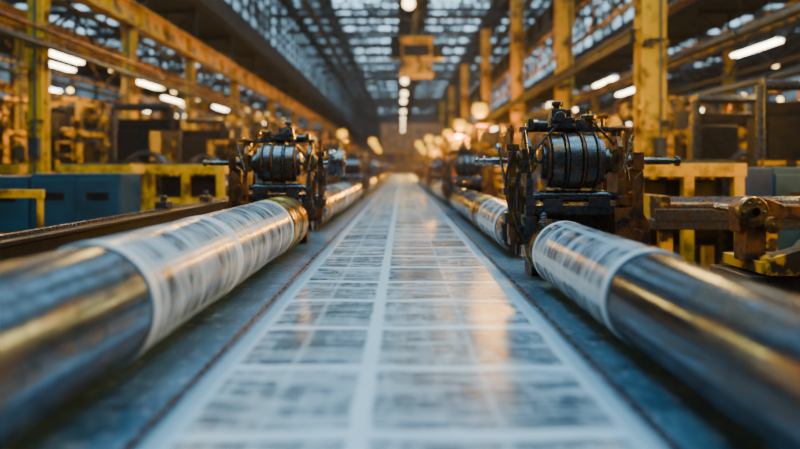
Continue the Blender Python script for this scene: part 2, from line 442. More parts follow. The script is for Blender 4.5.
def bay(mat, label, cat='lamp', grp='glowing high bay lamps', r=.26, top=4.):
    e = thing('high_bay_lamp', (0, 0, 0), label, cat, grp)
    MB().lathe((0, 0, .05), (0, 0, 1), [(0, r), (.05, r*.9), (.12, r*.5), (.18, r*.3), (.30, r*.28), (.34, r*.1)], 24).obj('lamp_shade', 'black', e)
    MB().lathe((0, 0, -r*1.5), (0, 0, 1), [(0, r*.25), (.10*r, r*.5), (.35*r, r*.82), (.7*r, r), (1.1*r, r*.98), (1.5*r, r*.85), (1.5*r+.06, r*.7)], 24).obj('lamp_globe', mat, e)
    MB().cyl((0, 0, .30), (0, 0, top), .02, seg=6).obj('suspension_rod', 'black', e)
    MB().cyl((0, 0, top-.12), (0, 0, top), .10, seg=12).obj('ceiling_rose', 'black', e)
    return e
zb = H+1.95
AMB = [(2.45, 19.5), (2.45, 26.2), (2.45, 33.0), (2.45, 41.2), (2.45, 53), (2.5, 70), (1.3, 47.5), (3.2, 37.6), (3.2, 29.0), (1.7, 38.9), (1.9, 59), (3.1, 46.0), (-2.2, 52), (-2.0, 42.4), (-2.4, 64), (-3.2, 33.2)]
la = bay('tube_warm', 'globe high bay lamp glowing deep amber', top=ZN-zb+.005, r=.23); la.location = (2.45, 19.5, zb)
for (x, y) in AMB[1:]: dup(la, (x, y, zb))
lc = bay('bay', 'globe high bay lamp glowing warm white', grp='warm white high bay lamps', r=.17, top=3.005); lc.location = (.2, 18.5, H+5)
for (x, y) in ((.15, 28.3), (.15, 31.5), (.15, 35), (.15, 41), (.1, 45.5), (.1, 54), (.1, 62), (.1, 70), (.1, 80)): dup(lc, (x, y, H+5))
ld = bay('bay', 'globe lamp glowing warm white above the aisle', grp='warm white high bay lamps', r=.15, top=2.305)
ld.location = (-9.2, 26.6, H+2.3)
for (x, y, z) in ((-6.9, 37.5, H+2.3), (-6.9, 48.5, H+2.3), (9.4, 20, H+2.3), (9.4, 27, H+2.3)): dup(ld, (x, y, z))
le = bay('bay', 'globe lamp glowing warm white above the aisle', grp='warm white high bay lamps', r=.14, top=5.705)
le.location = (5.4, 22.5, H+2.3); dup(le, (5.4, 28.2, H+2.3))
e = thing('pendant_lamp', (0, 0, 0), 'small glowing globe lamp on a thin rod', 'lamp', 'small globe pendants')
MB().lathe((0, 0, -.07), (0, 0, 1), [(0, .02), (.02, .055), (.05, .075), (.07, .08), (.09, .075), (.12, .055), (.14, .02)], 14).obj('lamp_globe', 'small', e)
MB().cyl((0, 0, .06), (0, 0, 2.03), .01, seg=6).obj('suspension_rod', 'black', e)
e.location = (-7.6, 14.4+1.8, ZA-2.0)
used = [(-7.6, 16.2)]
for k in range(110):
    for tries in range(20):
        x = random.choice((-11.2, -10.4, -9.2, -7.6, -6.7)) if random.random() < .5 else random.choice((9.3, 10.6, 12.3, 13.8, 14.4))
        x += random.uniform(-.12, .12)
        y = 7.2+3.6*random.randint(2, 12)+1.8+random.uniform(-1.2, 1.2)
        if all(abs(x-a)+abs(y-b_) > .6 for a, b_ in used): break
    used.append((x, y)); dup(e, (x, y, ZA-2.0))

# ------------------------------------------------------------------ press bed
BW = 1.28
e = thing('press_bed', (0, 0, 0), 'long scratched blue steel press bed carrying the newspaper web', 'machine bed')
yb0, yb1 = -.6, 66.
MB().box((0, (yb0+yb1)/2, .97), (BW*2, yb1-yb0, .06)).obj('bed_top', 'bed', e, .005)
for s in (-1, 1):
    MB().box((s*(BW-.05), (yb0+yb1)/2, .84), (.06, yb1-yb0, .2)).obj('side_rail', 'black', e)
    MB().box((s*.603, (yb0+yb1)/2, 1.005), (.014, yb1-yb0, .010)).obj('guide_strip', 'dark', e)
lg = None
for k in range(12):
    for s in (-1, 1):
        y = .4+5*k
        if lg is None:
            lg = MB().box((0, 0, .42), (.12, .12, .84)).box((0, 0, .015), (.24, .24, .03)).obj('leg', 'black', e, .004)
            lg.location = (s*(BW-.14), y, 0)
        else:
            n = lg.copy(); C.objects.link(n); n.location = (s*(BW-.14), y, 0)

b = MB(); ny = 400; xs = [-.572+1.144*i/16 for i in range(17)]
rows = []
for j in range(ny+1):
    y = -.3+62*(j/ny)**1.5
    rows.append([b.b.verts.new((x, y, 1.006+.002*math.sin(y*5+x*3)+.0015*math.sin(x*11+y*2))) for x in xs])
for A, B in zip(rows, rows[1:]):
    for i in range(16):
        f = b.b.faces.new((A[i], A[i+1], B[i+1], B[i])); f.smooth = True
web = b.obj('newspaper_web', 'web')
tag(web, 'continuous sheet of printed newspaper pages running along the bed', 'newspaper')
sm = web.modifiers.new('thickness', 'SOLIDIFY'); sm.thickness = .0015; sm.offset = 1

# ------------------------------------------------------------------ rollers
def roller(x, z, r, y0, y1, wraps, body, label, collars=()):
    e = thing('printing_roller', (x, y0, z), label, 'roller', 'printing rollers')
    Ln = y1-y0
    b = MB().lathe((0, 0, 0), (0, 1, 0), [(0, r-.012), (.012, r), (Ln-.012, r), (Ln, r-.012)], 96)
    b.obj('roller_body', body, e)
    for a, c in ((Ln-.001, Ln+.125), (-.14, .001)):
        MB().cyl((0, a, 0), (0, c, 0), r*.38, seg=32, ch=.004).obj('journal', 'steel', e)
    for (a, c) in wraps:
        a -= y0; c -= y0
        MB().lathe((0, 0, 0), (0, 1, 0), [(a, r+.001), (a+.0015, r+.006), (c-.0015, r+.006), (c, r+.001)], 96).obj('newsprint_wrap', 'wrap', e, label='printed newsprint wound around the roller')
        for q in (a+.02, c-.02):
            MB().lathe((0, 0, 0), (0, 1, 0), [(q-.020, r+.006), (q-.019, r+.0075), (q+.019, r+.0075), (q+.020, r+.006)], 96).obj('wrap_edge', 'paper', e, label='blank white paper margin')
    for (a, c) in collars:
        a -= y0; c -= y0
        MB().lathe((0, 0, 0), (0, 1, 0), [(a, r+.002), (a+.004, r+.010), (c-.004, r+.010), (c, r+.002)], 96).obj('collar', 'brass', e, label='worn brass collar')
    return e
RLx, RLz, RLr = -.91, 1.62-.412, .188
RRx, RRz, RRr = .836, 1.62-.440, .161
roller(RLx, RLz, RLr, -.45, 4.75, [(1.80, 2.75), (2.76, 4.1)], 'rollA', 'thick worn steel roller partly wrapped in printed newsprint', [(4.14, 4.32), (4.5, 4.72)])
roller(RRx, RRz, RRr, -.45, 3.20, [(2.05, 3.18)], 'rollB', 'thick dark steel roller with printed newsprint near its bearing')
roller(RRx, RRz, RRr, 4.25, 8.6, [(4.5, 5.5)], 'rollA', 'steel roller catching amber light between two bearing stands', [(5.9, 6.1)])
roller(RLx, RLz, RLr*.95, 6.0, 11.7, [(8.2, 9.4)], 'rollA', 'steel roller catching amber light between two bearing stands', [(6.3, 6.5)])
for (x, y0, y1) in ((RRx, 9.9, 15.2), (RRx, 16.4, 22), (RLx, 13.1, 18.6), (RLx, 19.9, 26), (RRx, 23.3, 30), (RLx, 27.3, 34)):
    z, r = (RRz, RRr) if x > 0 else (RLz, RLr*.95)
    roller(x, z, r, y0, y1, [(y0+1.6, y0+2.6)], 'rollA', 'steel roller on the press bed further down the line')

# ------------------------------------------------------------------ bearing stand
def hose(p, q, sag, n=14, side=0.):
    p, q = Vector(p), Vector(q)
    return [p.lerp(q, t/n)+Vector((side*math.sin(math.pi*t/n), 0, -sag*math.sin(math.pi*t/n))) for t in range(n+1)]
def stand(s, rx, rz, rr, label):
    e = thing('roller_bearing_stand', (0, 0, 0), label, 'machine', 'roller bearing stands')
    X = lambda v: s*v
    hz = .66
    MB().box((X(.02), .08, .053), (.52, .20, .10)).obj('base_plate', 'black', e, .006)
    fr = [(.0, .10), (.15, .10), (.15, .20), (.095, .30), (.085, .52), (.105, .58), (.105, .74), (.06, .80), (-.06, .80), (-.105, .74), (-.105, .58), (-.085, .52), (-.095, .30), (-.10, .20)]
    for xx, mt, sc in ((-.27, 'dark', 1.0), (.24, 'rust', 1.0)):
        b = MB().plate([(a, c*sc) for a, c in fr], 'x', X(xx), .026)
        b.plate([(xx*s-.026, .20), (xx*s+.026, .20), (xx*s+.018, .56), (xx*s-.018, .56)], 'y', -.115, .02)
        b.plate([(xx*s-.03, .10), (xx*s+.03, .10), (xx*s+.022, .56), (xx*s-.022, .56)], 'y', .145, .02)
        b.box((X(xx), -.11, .30), (.07, .06, .10)).box((X(xx), -.12, .44), (.055, .05, .05))
        b.bolts([(X(xx)+dx, -.126, z) for dx in (-.012, .012) for z in (.22, .38)], (0, -1, 0), .008, .01)
        b.obj('side_frame', mt, e, .005)
    b = MB()
    b.box((X(-.36), -.06, .47), (.045, .05, .48)).box((X(-.36), -.06, .735), (.07, .075, .04)).box((X(-.36), -.06, .54), (.08, .085, .05)).box((X(-.36), -.06, .34), (.09, .085, .06)).box((X(-.325), -.05, .24), (.10, .09, .10))
    b.cyl((X(-.36), -.06, .75), (X(-.36), -.06, .86), .012, seg=12).cyl((X(-.36), -.06, .82), (X(-.36), -.06, .845), .026, seg=12)
    b.cyl((X(-.31), -.07, .36), (X(-.31), -.07, .52), .018, seg=12)
    b.bolts([(X(-.36), -.10, z) for z in (.34, .54)] + [(X(-.325), -.095, .22), (X(-.325), -.095, .27)], (0, -1, 0), .011, .012)
    b.obj('adjuster_post', 'rust', e, .005)
    for xx in (-.27, .24):
        b = MB().box((X(xx), 0, hz), (.07, .15, .14)).cyl((X(xx-.055), 0, hz), (X(xx+.055), 0, hz), .058, seg=24, ch=.006)
        b.bolts([(X(xx), -.075, hz+dz) for dz in (-.05, .05)], (0, -1, 0), .012, .014)
        b.obj('bearing_block', 'bronze', e, .006)
    b = MB().cyl((X(-.54), 0, hz), (X(.60), 0, hz), .015, seg=20)
    for a, c, r in ((-.56, -.545, .024), (-.515, -.505, .030), (-.47, -.40, .021), (-.345, -.33, .034), (.305, .325, .038), (.34, .56, .021), (.59, .61, .030)):
        b.cyl((X(a), 0, hz), (X(c), 0, hz), r, seg=20, ch=.003)
    b.obj('axle', 'shaft', e)
    if s < 0:
        MB().lathe((X(-.42), 0, hz), (-s, 0, 0), [(0, .05), (0, .105), (.006, .112), (.05, .112), (.055, .09), (.07, .09), (.075, .112), (.12, .112), (.126, .105), (.126, .03)], 48).obj('end_drum', 'drum', e)
    R = .160
    prof = [(-.190, .05), (-.190, R*.60), (-.184, R*.66), (-.168, R*.66), (-.166, R*.5), (-.152, R*.5),
            (-.150, R*.94), (-.144, R), (-.084, R), (-.078, R*.94), (-.077, R*.60), (-.060, R*.60),
            (-.058, R*.98), (-.052, R*1.04), (.010, R*1.04), (.016, R*.98), (.017, R*.60), (.034, R*.60),
            (.036, R*.94), (.042, R), (.092, R), (.098, R*.94), (.099, R*.6), (.118, R*.6), (.119, R*.84), (.124, R*.88), (.148, R*.88), (.154, R*.5), (.19, R*.5), (.192, .04)]
    MB().lathe((0, 0, hz), (s, 0, 0), prof, 72).obj('pulley_drum', 'drum', e)
    for k, (xx, r, th, mt) in enumerate(((-.160, R*.98, .012, 'rust'), (-.068, R*1.08, .012, 'dark'), (.026, R*1.07, .012, 'rust'), (.108, R*1.04, .014, 'dark'))):
        b = MB().lathe((0, 0, hz), (s, 0, 0), [(xx-th/2, .05), (xx-th/2, r-.004), (xx-th/2+.003, r), (xx+th/2-.003, r), (xx+th/2, r-.004), (xx+th/2, .05)], 72)
        for q in range(8):
            a = 2*math.pi*q/8
            b.bolts([(X(xx-th/2), .10*math.cos(a), hz+.10*math.sin(a))], (-s, 0, 0), .009, .008)
        b.obj('pulley_flange', mt, e)
    b = MB().box((X(-.02), .03, .842), (.56, .05, .03)).box((X(-.07), .0, .876), (.14, .12, .06)).box((X(-.09), 0, .925), (.08, .09, .06))
    b.cyl((X(-.09), 0, .95), (X(-.09), 0, .985), .022, seg=12).cyl((X(-.09), 0, .975), (X(-.09), 0, 1.0), .034, seg=12, ch=.004).cyl((X(-.02), 0, .89), (X(-.02), 0, .955), .018, seg=12).cyl((X(-.09), -.08, .91), (X(-.09), .0, .91), .03, seg=18, ch=.004)
    b.box((X(.03), -.02, .87), (.05, .07, .05)).cyl((X(-.15), -.02, .87), (X(-.24), -.02, .87), .018, seg=12).box((X(-.25), -.02, .87), (.03, .06, .06)).box((X(-.27), .03, .815), (.03, .05, .05)).box((X(.24), .03, .80), (.03, .05, .08))
    b.bolts([(X(-.125), -.06, .86), (X(-.015), -.06, .86), (X(-.125), -.06, .89), (X(-.015), -.06, .89), (X(.03), -.055, .87)], (0, -1, 0), .009, .012)
    b.obj('gearbox', 'dark', e, .006)
    MB().cyl((X(.10), .03, .857), (X(.10), .03, .90), .032, seg=18, ch=.004).cyl((X(.10), .03, .895), (X(.10), .03, .93), .046, seg=18, ch=.008).cyl((X(.10), .03, .93), (X(.10), .03, .95), .014, seg=12).obj('oil_cup', 'bronze', e)
    MB().cyl((X(.18), .03, .857), (X(.18), .03, .91), .012, seg=12).box((X(.18), .03, .915), (.06, .02, .02)).obj('valve', 'brass', e)
    b = MB().torus((X(.262), -.02, .845), (0, 0, 1), .055, .010, 28, 8).cyl((X(.262), -.02, .76), (X(.262), -.02, .86), .012, seg=12)
    for q in range(3):
        a = 2*math.pi*q/3; b.cyl((X(.262), -.02, .845), (X(.262)+.055*math.cos(a), -.02+.055*math.sin(a), .845), .006, seg=8)
    b.obj('handwheel', 'rust', e)
    b = MB().cyl((X(-.40), -.10, .50), (X(-.44), -.12, .72), .008, seg=10).lathe((X(-.447), -.123, .715), (0, 0, 1), [(0, .008), (.008, .017), (.02, .022), (.032, .017), (.04, .006)], 14).box((X(-.40), -.08, .49), (.03, .06, .04))
    b.obj('lever', 'shaft', e)
    for (xa, za, xb, zb_) in ((-.27, .60, -.30, .84), (.24, .60, .31, .80)):
        MB().cyl((X(xa), -.13, za), (X(xb), -.10, zb_), .009, seg=12).obj('tie_rod', 'shaft', e)
    b = MB().plate([(X(.30), .14), (X(.44), .14), (X(.44), .30), (X(.40), .36), (X(.40), .60), (X(.36), .64), (X(.30), .60)], 'y', .02, .08)
    b.box((X(.37), .02, .66), (.06, .10, .10)).cyl((X(.35), -.05, .24), (X(.35), .05, .24), .035, seg=16).bolts([(X(.34), -.02, .45), (X(.37), -.02, .52)], (0, -1, 0), .014, .014)
    b.obj('clamp_bracket', 'rust', e, .006)
    zc = rz; xc = rx
    b = MB()
    b.lathe((xc, -.19, zc), (0, 1, 0), [(0, rr*.45), (.0, rr*.80), (.02, rr*.86), (.07, rr*.86), (.075, rr*.96), (.14, rr*.96), (.15, rr*.7), (.2, rr*.7)], 40)
    for q in range(8):
        a = 2*math.pi*q/8; b.bolts([(xc+.66*rr*math.cos(a), -.19, zc+.66*rr*math.sin(a))], (0, -1, 0), .01, .01)
    b.obj('roller_housing', 'bronze', e)
    b = MB().box((X(-.02), .10, .24), (.50, .06, .24)).box((X(-.02), -.02, .385), (.50, .16, .05)).box((X(.12), -.06, .43), (.12, .10, .05)).box((X(-.14), -.10, .41), (.10, .06, .07))
    b.bolts([(X(v), -.10, .385) for v in (-.2, -.08, .04, .18)], (0, -1, 0), .010, .01)
    b.obj('cross_member', 'dark', e, .005)
    b = MB().cyl((X(-.26), -.04, .46), (X(.24), -.04, .46), .022, seg=20).cyl((X(-.2), -.04, .46), (X(.18), -.04, .46), .034, seg=20)
    b.obj('nip_roller', 'drum', e)
    pts = [(X(-.20)+.02*math.cos(t*.7), -.13+.02*math.sin(t*.7), .18+.0016*t) for t in range(0, 120)]
    MB().tube(pts, .005, 6).obj('tension_spring', 'drum', e)
    for pq in (hose((X(-.36), -.10, .72), (X(-.30), -.13, .22), .0, side=X(-.07)), hose((X(-.33), -.10, .60), (X(-.24), -.135, .24), .06, side=X(-.06)),
               hose((X(-.09), -.06, .88), (X(-.33), -.11, .5), .05, side=X(-.08)), hose((X(.10), -.10, .45), (X(.28), -.13, .16), .0, side=X(.06)), hose((X(.10), .0, .90), (X(.30), -.06, .55), .02, side=X(.06))):
        MB().tube(pq, .007).obj('oil_hose', 'cablack', e)
    b = MB().plate([(X(.24)-.05, .40), (X(.24)+.05, .40), (X(.30), .56), (X(.34), .60), (X(.36), .55), (X(.30), .36), (X(.30), .14), (X(.20), .14)], 'y', -.14, .02)
    b.bolts([(X(.26), -.15, .2), (X(.26), -.15, .34), (X(.28), -.15, .48)], (0, -1, 0), .012, .012)
    b.obj('guard_bracket', 'rust', e, .004)
    return e
sR = stand(1, RRx-.98, RRz-1.0, RRr, 'oily iron bearing stand with stacked pulley discs and long axle')
sR.location = (.98, 3.56, 1.0)
sL = stand(-1, RLx+1.02, RLz-1.0, RLr*.9, 'oily iron bearing stand with stacked pulley discs and extra end drum')
sL.location = (-1.02, 5.10, 1.0)
for y in (9.25, 15.8, 22.6, 30.5): dup(sR, (.98, y, 1.0), label='distant oily iron bearing stand with pulley drum')
for y in (12.4, 19.2, 26.6, 34.5): dup(sL, (-1.02, y, 1.0), label='distant oily iron bearing stand with pulley drum')

# ------------------------------------------------------------------ beside the bed
e = thing('roll_rail', (-2.15, 0, 0), 'dark steel rail on posts with worn greasy top', 'rail')
MB().box((0, 5.0, 1.14), (.16, 5.6, .14)).box((0, 5.0, 1.225), (.22, 5.6, .03)).obj('rail_beam', 'rail', e, .006)
MB().box((.0, 5.0, 1.25), (.05, 5.6, .02)).obj('rail_cap', 'dark', e)
for y in (2.6, 4.9, 7.3): MB().box((0, y, .535), (.12, .12, 1.07)).box((0, y, .015), (.26, .26, .03)).obj('post', 'black', e)
for y in (5.6, 6.8): MB().box((0, y, 1.29), (.10, .16, .06)).cyl((0, y, 1.32), (0, y, 1.37), .03, seg=16).obj('clamp', 'dark', e, .005)

def cabinet(w, d, h):
    e = thing('control_cabinet', (0, 0, 0), 'dark teal enamelled steel control cabinet with two doors', 'cabinet', 'dark teal control cabinets')
    MB().box((0, 0, h/2+.04), (w, d, h-.08)).box((0, 0, .04), (w-.06, d-.06, .08)).obj('cabinet_body', 'blue', e, .01)
    for s in (-1, 1):
        dr = MB().box((s*w/4, -d/2-.012, h/2+.02), (w/2-.03, .024, h-.18)).obj('door', 'blue', e, .006)
        MB().box((s*.05, -d/2-.04, h*.55), (.02, .03, .16)).obj('handle', 'steel', dr)
        MB().box((s*w/4, -d/2-.027, h*.82), (w/4, .008, .09)).obj('vent_grille', 'black', dr)
    return e
cb = cabinet(1.12, .6, 1.55); cb.location = (-4.05, 8.0, 0)
dup(cb, (-5.2, 8.0, 0), scale=(1, 1, .98)); dup(cb, (4.35, 6.5, 0), scale=(1.15, 1, 1.05)); dup(cb, (5.7, 6.5, 0), scale=(1.15, 1, 1.05))
dup(cb, (-6.8, 8.6, 0)); dup(cb, (-3.4, 15.5, 0)); dup(cb, (3.0, 13, 0), scale=(.8, 1, 1)); dup(cb, (-3.1, 12.2, 0))

def ystand():
    e = thing('yellow_work_stand', (0, 0, 0), 'yellow square-tube steel work stand', 'stand', 'yellow work stands')
    for x in (-.5, 0, .5):
        for y in (-.3, .3): MB().box((x, y, .77), (.10, .10, 1.54)).obj('stand_leg', 'yellow', e, .005)
    b = MB().box((0, -.3, 1.60), (1.14, .11, .13)).box((0, .3, 1.60), (1.14, .11, .13)).box((0, -.3, 1.15), (.98, .06, .08)).box((0, .3, 1.15), (.98, .06, .08))
    for x in (-.52, .52): b.box((x, 0, 1.60), (.10, .52, .13))
    b.obj('stand_rail', 'yellow', e, .005)
    MB().box((0, 0, 1.68), (1.0, .5, .03)).obj('stand_top', 'grey', e)
    MB().cyl((-.4, 0, 1.0), (.4, 0, 1.0), .2, seg=24, ch=.02).box((0, 0, 1.35), (.8, .4, .3)).obj('drive_unit', 'black', e)
    return e
ys = ystand(); ys.location = (-3.1, 9.2, 0)
for (x, y) in ((2.85, 6.5), (3.0, 8.7), (-4.3, 12.9), (6.6, 9.6), (2.9, 17), (3.1, 11.2), (-4.6, 9.6), (-6.9, 10.6)): dup(ys, (x, y, 0))

def rail(Ln):
    e = thing('safety_railing', (0, 0, 0), 'yellow tubular safety railing with two horizontal bars', 'railing', 'yellow safety railings')
    n = max(2, int(Ln/1.2)+1)
    for i in range(n):
        x = -Ln/2+Ln*i/(n-1); MB().cyl((x, 0, 0), (x, 0, 1.35), .03, seg=12).box((x, 0, .01), (.14, .14, .02)).obj('rail_post', 'yellow', e)
    for z, h in ((1.37, .08), (.95, .06)): MB().box((0, 0, z), (Ln+.06, .06, h)).obj('rail_bar', 'yellow', e, .005)
    return e
rl = rail(1.7); rl.location = (-4.35, 6.0, 0)
for (x, y, a) in ((-3.0, 20, math.pi/2), (-3.0, 23, math.pi/2), (2.9, 21, math.pi/2), (2.9, 24.5, math.pi/2), (6.4, 11.2, 0), (7.0, 7.9, 0), (-2.4, 14, math.pi/2), (2.4, 14.9, math.pi/2)): dup(rl, (x, y, 0), a)

def scaffold(m1, m2, label):
    e = thing('service_scaffold', (0, 0, 0), label, 'scaffold', 'service scaffolds')
    for x in (-.7, .7):
        for y in (-.5, .5): MB().box((x, y, 1.5), (.09, .09, 3.0)).obj('scaffold_post', m1, e)
    for z in (.6, 1.5, 2.3, 2.96):
        b = MB()
        for y in (-.5, .5): b.box((0, y, z), (1.4, .07, .09))
        for x in (-.7, .7): b.box((x, 0, z), (.07, 1.0, .09))
        b.obj('cross_bar', m2, e)
    for y in (-.5, .5): MB().cyl((-.7, y, .6), (.7, y, 1.5), .02, seg=8).cyl((.7, y, 1.5), (-.7, y, 2.3), .02, seg=8).obj('brace', m1, e)
    MB().box((0, 0, 2.32), (1.3, .92, .05)).obj('platform', 'black', e)
    MB().box((-.25, 0, 2.55), (.5, .6, .4)).obj('gear_housing', 'dark', e, .01)
    MB().cyl((.35, 0, 2.34), (.35, 0, 2.9), .16, seg=20, ch=.02).obj('tank', 'dark', e)
    MB().box((.1, 0, 1.85), (1.0, .6, .5)).box((-.1, -.1, 1.5), (.7, .5, .3)).obj('drive_housing', 'black', e, .02)
    b = MB()
    for x in (.32, .62): b.box((x, -.58, 1.3), (.03, .04, 2.6))
    for k in range(9): b.cyl((.32, -.58, .3+.26*k), (.62, -.58, .3+.26*k), .012, seg=8)
    b.obj('ladder', m2, e)
    MB().cyl((-.6, 0, 1.1), (.6, 0, 1.1), .24, seg=24, ch=.02).obj('drum', 'dark', e)
    return e
sa = scaffold('yellow_worn', 'yellow_worn', 'yellow service scaffold tower with ladder and drum'); sa.location = (5.9, 12.5, 0)
sb = scaffold('black', 'yellow_worn', 'dark service scaffold tower with worn yellow bars'); sb.location = (-4.3, 17.0, 0)
for (x, y) in ((-4.2, 20, ), (2.9, 19), (5.9, 16.5), (12.9, 9.5), (-7.0, 12.6), (-4.2, 24.8), (6.0, 22.6), (2.7, 31)): dup(sa, (x, y, 0))
for (x, y) in ((-4.4, 22.3), (6.0, 29.6), (-3.6, 31.5), (2.6, 26.8), (9.6, 15.6), (-7.0, 18.0), (2.7, 43), (-3.8, 40.5)): dup(sb, (x, y, 0))

def flywheel(label, m1='black'):
    e = thing('flywheel_press', (0, 0, 0), label, 'machine', 'flywheel machines')
    MB().box((0, 0, .5), (1.3, .9, 1.0)).box((-.1, 0, 1.35), (.9, .7, .8)).box((-.15, 0, 2.0), (.6, .5, .6)).box((.1, 0, 2.4), (1.1, .3, .2)).obj('machine_body', m1, e, .02)
    b = MB().torus((.2, -.52, 1.45), (0, 1, 0), .42, .05, 40, 8).cyl((.2, -.58, 1.45), (.2, -.30, 1.45), .08, seg=20)
    for q in range(6):
        a = math.pi*q/3; b.cyl((.2, -.52, 1.45), (.2+.42*math.cos(a), -.52, 1.45+.42*math.sin(a)), .025, seg=8)
    b.obj('flywheel', 'dark', e)
    MB().cyl((-.5, -.2, 1.70), (-.5, -.2, 2.7), .07, seg=14).cyl((-.5, -.2, 2.7), (.5, -.2, 2.7), .07, seg=14).cyl((.5, -.2, 2.7), (.5, -.1, 2.3), .07, seg=14).obj('feed_pipe', 'dark', e)
    MB().box((-.35, -.47, 1.0), (.5, .05, .5)).box((-.35, -.40, 1.0), (.4, .12, .4)).obj('control_panel', 'grey', e, .01)
    b = MB()
    for x in (-.75, .75): b.box((x, -.62, .85), (.05, .05, 1.7))
    b.box((0, -.62, 1.68), (1.55, .05, .06)).box((0, -.62, .9), (1.5, .04, .05)); b.obj('guard_rail', 'yellow_worn', e)
    MB().cyl((.3, .1, 2.48), (.3, .1, 2.8), .12, seg=16).obj('motor', 'bronze', e)
    return e
fw = flywheel('dark iron machine with large spoked flywheel and yellow guard rail'); fw.location = (-4.6, 11.2, 0)
for (x, y) in ((-4.6, 14.4), (5.15, 10.0), (5.2, 8.3), (-9.9, 6.6), (9.9, 6.9), (-6.0, 29.2), (8.9, 11.2), (-5.9, 25.6), (-9.8, 24.4), (12.9, 25), (3.0, 22.8), (12.8, 6.8), (-7.0, 9.6+18)): dup(fw, (x, y, 0))

e = thing('reel_bracket', (2.18, 3.95, 0), 'rusty iron reel bracket with round clamps on a worn yellow base', 'machine bracket')
MB().box((.35, 0, .485), (.9, .5, .97)).obj('pedestal', 'black', e, .01)
b = MB().plate([(.0, .98), (1.3, .98), (1.3, 1.21), (.62, 1.21), (.50, 1.26), (.30, 1.24), (.20, 1.14), (.0, 1.08)], 'y', -.22, .12)
b.box((.6, 0, 1.02), (1.25, .46, .07)); b.bolts([(.3, -.28, 1.1), (.5, -.28, 1.14), (.8, -.28, 1.1)], (0, -1, 0), .022, .02); b.obj('base_casting', 'yellow_worn', e, .012)
b = MB().plate([(-.09, 1.22), (.06, 1.20), (.16, 1.30), (.9, 1.29), (.9, 1.385), (.2, 1.39), (.10, 1.43), (-.04, 1.45), (-.10, 1.38)], 'y', -.05, .12)
b.plate([(-.06, 1.04), (.08, 1.04), (.05, 1.27), (-.05, 1.27)], 'y', -.05, .14)
b.box((.75, -.05, 1.16), (.14, .14, .26)).box((.42, -.05, 1.41), (.14, .12, .06)); b.obj('swing_arm', 'rust', e, .01)
for (x, y, z, r, n) in ((-.02, -.15, 1.35, .9, 6), (.09, -.17, 1.27, .5, 0), (.58, -.14, 1.34, .55, 4)):
    b = MB().lathe((x, y, z), (0, 1, 0), [(0, .05*r), (0, .098*r), (.006, .105*r), (.05, .105*r), (.06, .09*r), (.09, .08*r)], 40)
    b.lathe((x, y-.02, z), (0, 1, 0), [(0, .03*r), (.022, .035*r)], 6)
    b.bolts([(x+.07*r*math.cos(a*2*math.pi/n), y, z+.07*r*math.sin(a*2*math.pi/n)) for a in range(n)], (0, -1, 0), .010*max(r, .7), .01)
    b.obj('clamp_disc', 'bronze', e)
MB().cyl((-.02, -.17, 1.35), (-.02, .3, 1.35), .03, seg=16).obj('pin', 'steel', e)

def worktable(Ln):
    e = thing('machine_table', (0, 0, 0), 'dark steel machine table with rollers and yellow legs', 'table', 'machine tables')
    MB().box((0, 0, 1.16), (Ln, .8, .08)).box((0, -.38, 1.24), (Ln, .05, .1)).obj('table_top', 'dark', e, .006)
    for x in (-Ln/2+.1, 0, Ln/2-.1):
        for y in (-.33, .33): MB().box((x, y, .56), (.09, .09, 1.12)).obj('leg', 'yellow_worn', e)
    for k in range(4): MB().cyl((-Ln/2+.14, -.25+.17*k, 1.30), (Ln/2-.14, -.25+.17*k, 1.30), .06, seg=20, ch=.005).obj('feed_roller', 'dark', e)
    for x in (-Ln/2+.1, Ln/2-.1): MB().box((x, 0, 1.29), (.08, .7, .2)).obj('end_frame', 'yellow_worn', e, .006)
    return e
wt = worktable(1.9); wt.location = (3.0, 5.4, 0)
for (x, y, a) in ((5.3, 5.3, 0), (-2.75, 10.8, 0), (-7.0, 7.0, 0)): dup(wt, (x, y, 0), a)

